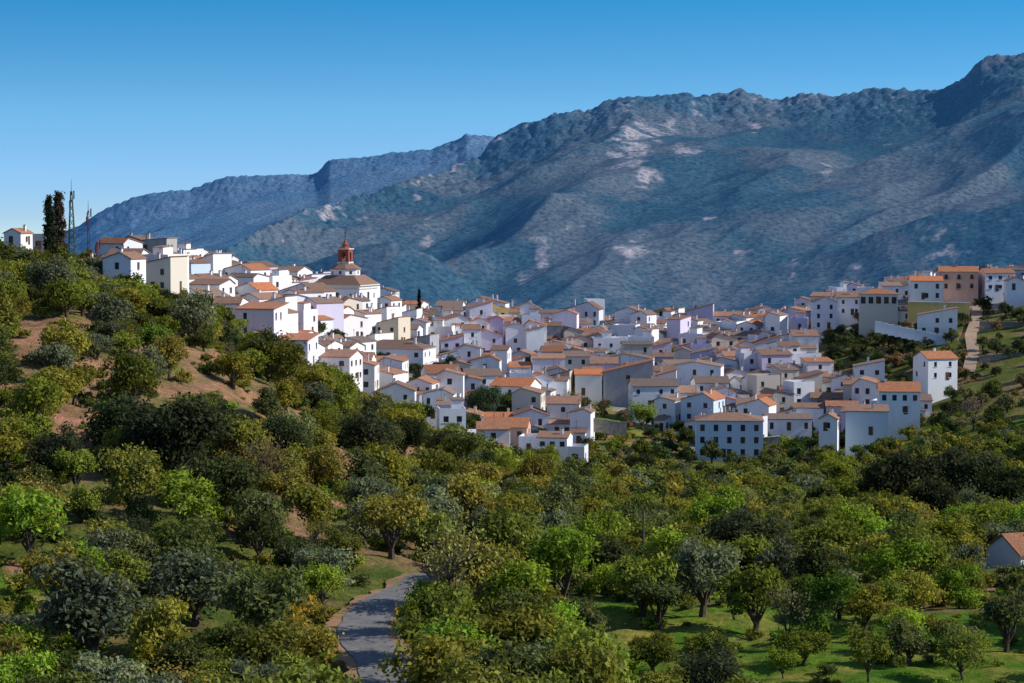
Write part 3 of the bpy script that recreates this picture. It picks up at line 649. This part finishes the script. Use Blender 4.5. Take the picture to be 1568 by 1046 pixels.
for a in [('oak',270,745,.95),('oak',190,700,.8),('oak',340,715,.65),('oak',560,705,.75),('oak',620,700,.55),('oak',1140,900,.85),('oak',915,885,.5),('oak',1380,790,1.1),('oak',1480,785,1.1),('oak',1545,800,1.0),('oak',1340,780,.7),('oak',1430,820,.8),('oak',200,840,.35),('oak',460,900,.45),
 ('lg',285,830,1.2),('lg',40,870,1.2),('lg',490,940,.75),('lg',1265,990,.85,(.09,.16,.025)),('lg',860,935,1.1),('lg',790,965,1.0),('lg',1440,885,1.2,(.28,.29,.05)),('lg',1340,880,.9),('lg',850,1040,.9),('gr',1075,945,1.),('lg',910,900,1.),('lg',235,560,.9,(.12,.17,.03)),
 ('sp',690,975,1.35,(.28,.28,.09)),('sp',1210,995,.9,(.2,.18,.1)),('sp',410,770,1.1,(.24,.16,.1)),('gr',140,1020,1.3),('gr',300,960,1.2),
 ('ol',672,1060,1.0),('ol',676,1012,.95),('lg',656,972,.8),('ol',690,1120,1.2),('ol',455,1050,1.),('lg',450,985,.6,(.36,.25,.04)),
 ('ol',1155,975,.9),('ol',1010,965,.85),('ol',985,960,.9),('ol',1400,950,.7),('lg',1360,955,.65,(.22,.26,.05)),('lg',1475,1040,.7,(.2,.24,.05)),('lg',1330,1045,.6,(.18,.2,.04)),('ol',1540,1000,.7),('ol',1090,1010,.5),('ol',1440,1000,.55),('lg',1200,1040,.45),('ol',1000,1030,.6),('oak',1090,1100,.45)]:
    T(*a)
T('oak',742,640,.9,(.05,.075,.045),500);T('sp',1490,660,1.3,(.24,.16,.15),480);T('sp',880,640,1.2,(.28,.22,.13),500);T('sp',920,640,1.1,(.26,.19,.1),500);T('lg',985,660,1.5,(.2,.26,.06),480)
mass=empty("distant_tree_mass")
shr=empty("hillside_shrubs")
NC_=9000
Yc=np.sqrt(RS.uniform(100**2,470**2,NC_));Sc=RS.uniform(-.275,.275,NC_);Xc=Yc*Sc;Zc=Hf(Xc,Yc);Pxc,Pyc=proj(Xc,Yc,Zc)
inm=inpoly(Pxc,Pyc,MEAD)|inpoly(Pxc,Pyc,FLD2)
def soilm(px,py,y,dn=30):
    so=np.zeros(len(px))
    for a,b,rx_,ry_ in SOILP:
        q=np.where(py>b,np.maximum(0,py-b-dn),py-b)
        so=np.maximum(so,np.exp(-(((px-a)/rx_)**2+(q/ry_)**2))*(y<420))
    return so
so=soilm(Pxc,Pyc,Yc)
tone=fbm(Xc/22,Yc/22,2,71)
cell={}
def okp(x,y,r,k=.9):
    for i in(-1,0,1):
        for j in(-1,0,1):
            for (a,b,q) in cell.get((int(x//9)+i,int(y//9)+j),()):
                if (a-x)**2+(b-y)**2<((r+q)*k)**2: return False
    return True
def addc(x,y,r): cell.setdefault((int(x//9),int(y//9)),[]).append((x,y,r))
for a,b,r in placed:addc(a,b,r)
nt_=0
for i in range(len(Xc)):
    x,y,px,py=Xc[i],Yc[i],Pxc[i],Pyc[i]
    if roadd(x,y)<3.9: continue
    if 500<px<640 and 1010<py<1160 and y<152: continue
    if 520<px<625 and 985<py<1060 and roadd(x,y)<5: continue
    if inm[i] and RS.rand()<.90: continue
    if so[i]>.5: continue
    if village(np.array(px),np.array(py),y): continue
    sc=RS.uniform(.55,1.15)
    u=RS.rand()+tone[i]*.25
    if u<.07: kind='gr'
    elif u<.80: kind='ol'
    elif u<.91: kind='lg'
    elif u<.94: kind='sp'
    else: kind='oak';sc=RS.uniform(.35,.7)
    if inm[i]: sc*=.6
    r=4.5*sc if kind=='oak' else 2.6*sc
    if (x-COTT[0])**2+(y-COTT[1])**2<COTT[2]**2: continue
    if px>1480 and 845<py<935 and y<235: continue
    if not okp(x,y,r,.88): continue
    addc(x,y,r);nt_+=1
    if kind=='ol': me,nm,c=random.choice(OL if y<330 else OLF),"olive_tree",random.choice(cols_ol)
    elif kind=='gr': me,nm,c=random.choice(OL),"grey_olive_tree",random.choice(cols_gr)
    elif kind=='lg':
        me,nm,c=random.choice(LG),"almond_tree",random.choice(cols_lg)
        if py<800: c=tuple(a*.4+b*.6 for a,b in zip(c,cols_ol[2]))
    elif kind=='sp': me,nm,c=random.choice(SPN),"bare_branched_tree",random.choice(cols_och+cols_pink+[(.24,.24,.09)]*2)
    else: me,nm,c=random.choice(OK_),"holm_oak_tree",random.choice(cols_oak)
    if px<1000 and py<700: c=tuple(v*k for v,k in zip(c,(.93,.9,.9)))
    inst(nm,me,x,y,sc,c,z=Zc[i])
print("trees",nt_)
n=3600;Ys=np.sqrt(RS.uniform(100**2,450**2,n));Ss=RS.uniform(-.27,.27,n);Xs=Ys*Ss;Zs=Hf(Xs,Ys);Pxs,Pys=proj(Xs,Ys,Zs);im=inpoly(Pxs,Pys,MEAD);sos=soilm(Pxs,Pys,Ys,5)
for i in range(n):
    if roadd(Xs[i],Ys[i])<3.2: continue
    if sos[i]>.5 and RS.rand()<.7: continue
    if village(np.array(Pxs[i]),np.array(Pys[i]),Ys[i]):continue
    if RS.rand()<.04: c=random.choice(cols_och)
    else: c=random.choice(cols_ol+cols_lg+[(.1,.13,.04)]*3)
    inst("shrub",random.choice(SH),Xs[i],Ys[i],RS.uniform(.3,1.1)*(.62 if im[i] or sos[i]>.5 else 1),c,parent=shr,z=Zs[i])
n=6500;Ys=np.sqrt(RS.uniform(430**2,800**2,n));Ss=RS.uniform(-.28,.28,n);Xs=Ys*Ss;Zs=Hf(Xs,Ys);Pxs,Pys=proj(Xs,Ys,Zs);vv=village(Pxs,Pys,Ys)
uh=np.array(used+[(a,b_) for a,b_,r in heroes])
for i in range(n):
    x,y=Xs[i],Ys[i];px,py=Pxs[i],Pys[i]
    dd=np.min(np.hypot(uh[:,0]-x,uh[:,1]-y))
    if dd<(5.0 if vv[i] else 7): continue
    if inpoly(np.array(px),np.array(py),GRN2) and RS.rand()<.7: continue
    if inpoly(np.array(px),np.array(py),GRN3) and RS.rand()<.3: continue
    if px>1475 and 470<py<600 and RS.rand()<.5: continue
    if abs(px-1490)<14 and 465<py<580: continue
    if 730<px<905 and 670<py<760 and y<500: continue
    if 1050<px<1420 and 665<py<720 and y<525 and RS.rand()<.6: continue
    sc=RS.uniform(.35,1.0)*(.95 if vv[i] else 1)
    if not okp(x,y,2.2*sc): continue
    addc(x,y,2.2*sc)
    c=random.choice(cols_ol+cols_oak+[(.07,.10,.035)]*4+([(.26,.2,.12)]*2 if 780<px<960 else [])+[(.18,.17,.09)])
    if vv[i]: c=random.choice([(.05,.075,.03),(.07,.10,.035),(.10,.13,.04),(.06,.08,.04)])
    if px>1200 and py<600: c=random.choice([(.08,.10,.045),(.09,.12,.045),(.13,.14,.06),(.28,.18,.10),(.10,.12,.06)])
    inst("tree",random.choice(OLF+SH[:1]),x,y,sc,c,parent=mass,z=Zs[i])
def cyp(px,pytop,y,sc,col=(.03,.042,.025)):
    w=world(px,pytop,y);g=H1(w[0],y);hgt=w[2]-g;s=hgt/10.5
    inst("cypress_tree",CY[0],w[0],y,sc,col,z=g+.15,szf=s/sc)
cyp(75,302,470,1.1);cyp(90,296,475,1.2,col=(.07,.05,.04));cyp(642,444,740,.6);cyp(1065,470,760,.7);cyp(1075,478,765,.6);cyp(1012,477,760,.5)
def mast(px,pyt,y,bw,mat,th=1.):
    w=world(px,pyt,y);g=H1(w[0],y)-.3;h=w[2]-g;mb=MB();nseg=12
    def cor(t):
        r=bw*(1-t)*.5+.14;z=h*.88*t;return [Vector((a*r,b*r,z)) for a,b in((-1,-1),(1,-1),(1,1),(-1,1))]
    for i in range(nseg):
        A=cor(i/nseg);Bq=cor((i+1)/nseg)
        for k in range(4):
            mb.tube(A[k],Bq[k],.08*th,.08*th,4);mb.tube(A[k],A[(k+1)%4],.05*th,.05*th,4);mb.tube(A[k],Bq[(k+1)%4],.05*th,.05*th,4)
    mb.tube((0,0,h*.86),(0,0,h),.08,.04,6)
    for q in range(3):
        a=2.1*q;z=h*(.80-.05*q);mb.box(math.cos(a)*.55-.12,math.cos(a)*.55+.12,math.sin(a)*.55-.1,math.sin(a)*.55+.1,z,z+1.8)
    return mb.obj("lattice_mast",[mat],loc=(w[0],y,g))
mast(109,275,485,1.7,simple("green_mast_paint",(.10,.15,.11)),1.3);mast(135,308,480,.4,M_redp,.5);mast(149,368,470,.3,M_redp,.5)
def pole(px,pyt,pyb):
    x,y,z=hit(px,pyb);h=world(px,pyt,y)[2]-z;mb=MB();mb.tube((0,0,-.5),(0,0,h),.14,.09,8);mb.box(-.8,.8,-.05,.05,h-.7,h-.58);
    for q in(-.7,0,.7): mb.tube((q,0,h-.58),(q,0,h-.35),.05,.04,6)
    mb.obj("utility_pole",[M_wood],loc=(x,y,z),yaw=.3)
pole(985,782,875);pole(707,972,1046);pole(867,1000,1060);pole(1485,950,1000)
def wall(name,pts,y,hgt,th,mat,cap=None):
    for (px0,py0),(px1,py1) in zip(pts[:-1],pts[1:]):
        a=world(px0,py0,y);b_=world(px1,py1,y);L=math.hypot(b_[0]-a[0],b_[1]-a[1]);mb=MB();ns=6
        for i in range(ns):
            z=(b_[2]-a[2])*(i+.5)/ns;mb.box(L*i/ns,L*(i+1)/ns-.004,0,th,-hgt+z,z,0);mb.box(L*i/ns,L*(i+1)/ns-.004,-.06,th+.06,z+.003,z+.12,1)
        mb.obj(name,[mat,cap or M_white],loc=a,yaw=math.atan2(b_[1]-a[1],b_[0]-a[0]))
wall("yellow_retaining_wall",[(1390,462),(1485,464)],655,6,.5,M_yel,M_white)
wall("white_garden_wall",[(1340,492),(1400,505),(1450,515)],632,3,.4,M_white)
wall("stone_retaining_wall",[(1500,492),(1568,494)],640,4,.5,M_stone,M_stone)
wall("stone_retaining_wall",[(1500,545),(1568,540)],600,3,.5,M_stone,M_stone)
wall("stone_retaining_wall",[(1440,600),(1568,592)],572,2.5,.5,M_stone,M_stone)
wall("stone_retaining_wall",[(900,640),(960,648)],520,3,.5,M_stone,M_stone)
wall("white_garden_wall",[(1150,672),(1195,668)],525,2.5,.3,M_stone)
mb=MB();w0=hit(1505,560,560,680)
for i in range(14):
    mb.box(i*1.1-.04,i*1.1+.04,-.04,.04,-1,1.5)
for z in(.3,.8,1.3): mb.box(-.1,14.5,-.01,.01,z,z+.03)
mb.obj("wire_fence",[M_wood],loc=w0)
def car(px,py,y0,yaw,mat):
    x,y,z=hit(px,py,y0,800);mb=MB()
    prof=[(-2.1,.35),(-2.1,.8),(-1.9,.95),(-1.5,1.0),(-1.0,1.42),(.5,1.45),(1.1,1.0),(1.9,.85),(2.1,.65),(2.1,.35)]
    def wd(z_): return .86 if z_<1.05 else .68
    n_=len(prof)
    for i in range(n_):
        a,b_=prof[i],prof[(i+1)%n_];gl=(a[1]>.98 and b_[1]>.98 and abs(a[1]-b_[1])>.2)
        mb.face([(a[0],-wd(a[1]),a[1]),(b_[0],-wd(b_[1]),b_[1]),(b_[0],wd(b_[1]),b_[1]),(a[0],wd(a[1]),a[1])],1 if gl else 0)
    for s_ in(-1,1):
        low=[(p[0],s_*.86,p[1]) for p in prof if p[1]<1.05];mb.face(low,0)
        mb.face([(-1.5,s_*.86,1.0),(-1.0,s_*.68,1.42),(.5,s_*.68,1.45),(1.1,s_*.86,1.0)],1)
        for wx in(-1.3,1.3): mb.tube((wx,s_*.70,.33),(wx,s_*.90,.33),.33,.33,12,2)
    mb.obj("parked_car",[mat,M_glass,M_tyre],loc=(x,y,z+.12),yaw=yaw)
car(1030,668,480,.4,M_car);car(1040,662,480,.5,M_car2);car(1415,487,600,.1,M_car);car(1440,485,600,.05,M_car2);car(960,655,470,1.2,M_car3)
# ------------------------------------------------------------ light
el=math.radians(33);az=math.radians(92)
sd=Vector((math.sin(az)*math.cos(el),math.cos(az)*math.cos(el),math.sin(el)))
sl=bpy.data.lights.new("sun",'SUN');sl.energy=5.0;sl.angle=math.radians(.5);sl.color=(1,.95,.87)
so_=bpy.data.objects.new("sun",sl);scene.collection.objects.link(so_);so_.rotation_euler=sd.to_track_quat('Z','Y').to_euler()
wd=bpy.data.worlds.new("World");scene.world=wd;wd.use_nodes=True;nt=wd.node_tree
bg=nt.nodes["Background"];sk=N(nt,"ShaderNodeTexSky",sky_type='NISHITA');sk.sun_disc=False;sk.sun_elevation=el;sk.sun_rotation=az;sk.air_density=1.;sk.dust_density=.4;sk.ozone_density=2.;sk.altitude=600
tc=N(nt,"ShaderNodeTexCoord");mp=N(nt,"ShaderNodeMapping",vector_type='POINT');mp.inputs["Scale"].default_value=(1,1,5);mp.inputs["Location"].default_value=(0,0,.10)
nm=N(nt,"ShaderNodeVectorMath",operation='NORMALIZE')
nt.links.new(tc.outputs["Generated"],mp.inputs[0]);nt.links.new(mp.outputs[0],nm.inputs[0]);nt.links.new(nm.outputs[0],sk.inputs[0])
sx=N(nt,"ShaderNodeSeparateXYZ");nt.links.new(tc.outputs["Generated"],sx.inputs[0])
gr=ramp(nt,[(0,(.42,.46,.50)),(.02,(.46,.60,.64)),(.045,(.43,.72,.74)),(.1,(.10,.62,.76)),(.35,(.58,.62,.70))]);nt.links.new(sx.outputs[2],gr.inputs[0])
o=mix(nt,1.,sk.outputs[0],gr.outputs[0],'MULTIPLY')
sc_=N(nt,"ShaderNodeVectorMath",operation='SCALE');sc_.inputs[3].default_value=2.0;nt.links.new(o,sc_.inputs[0])
nt.links.new(sc_.outputs[0],bg.inputs[0]);bg.inputs[1].default_value=.145
scene.view_settings.view_transform='Standard';scene.view_settings.look='None';scene.view_settings.exposure=0
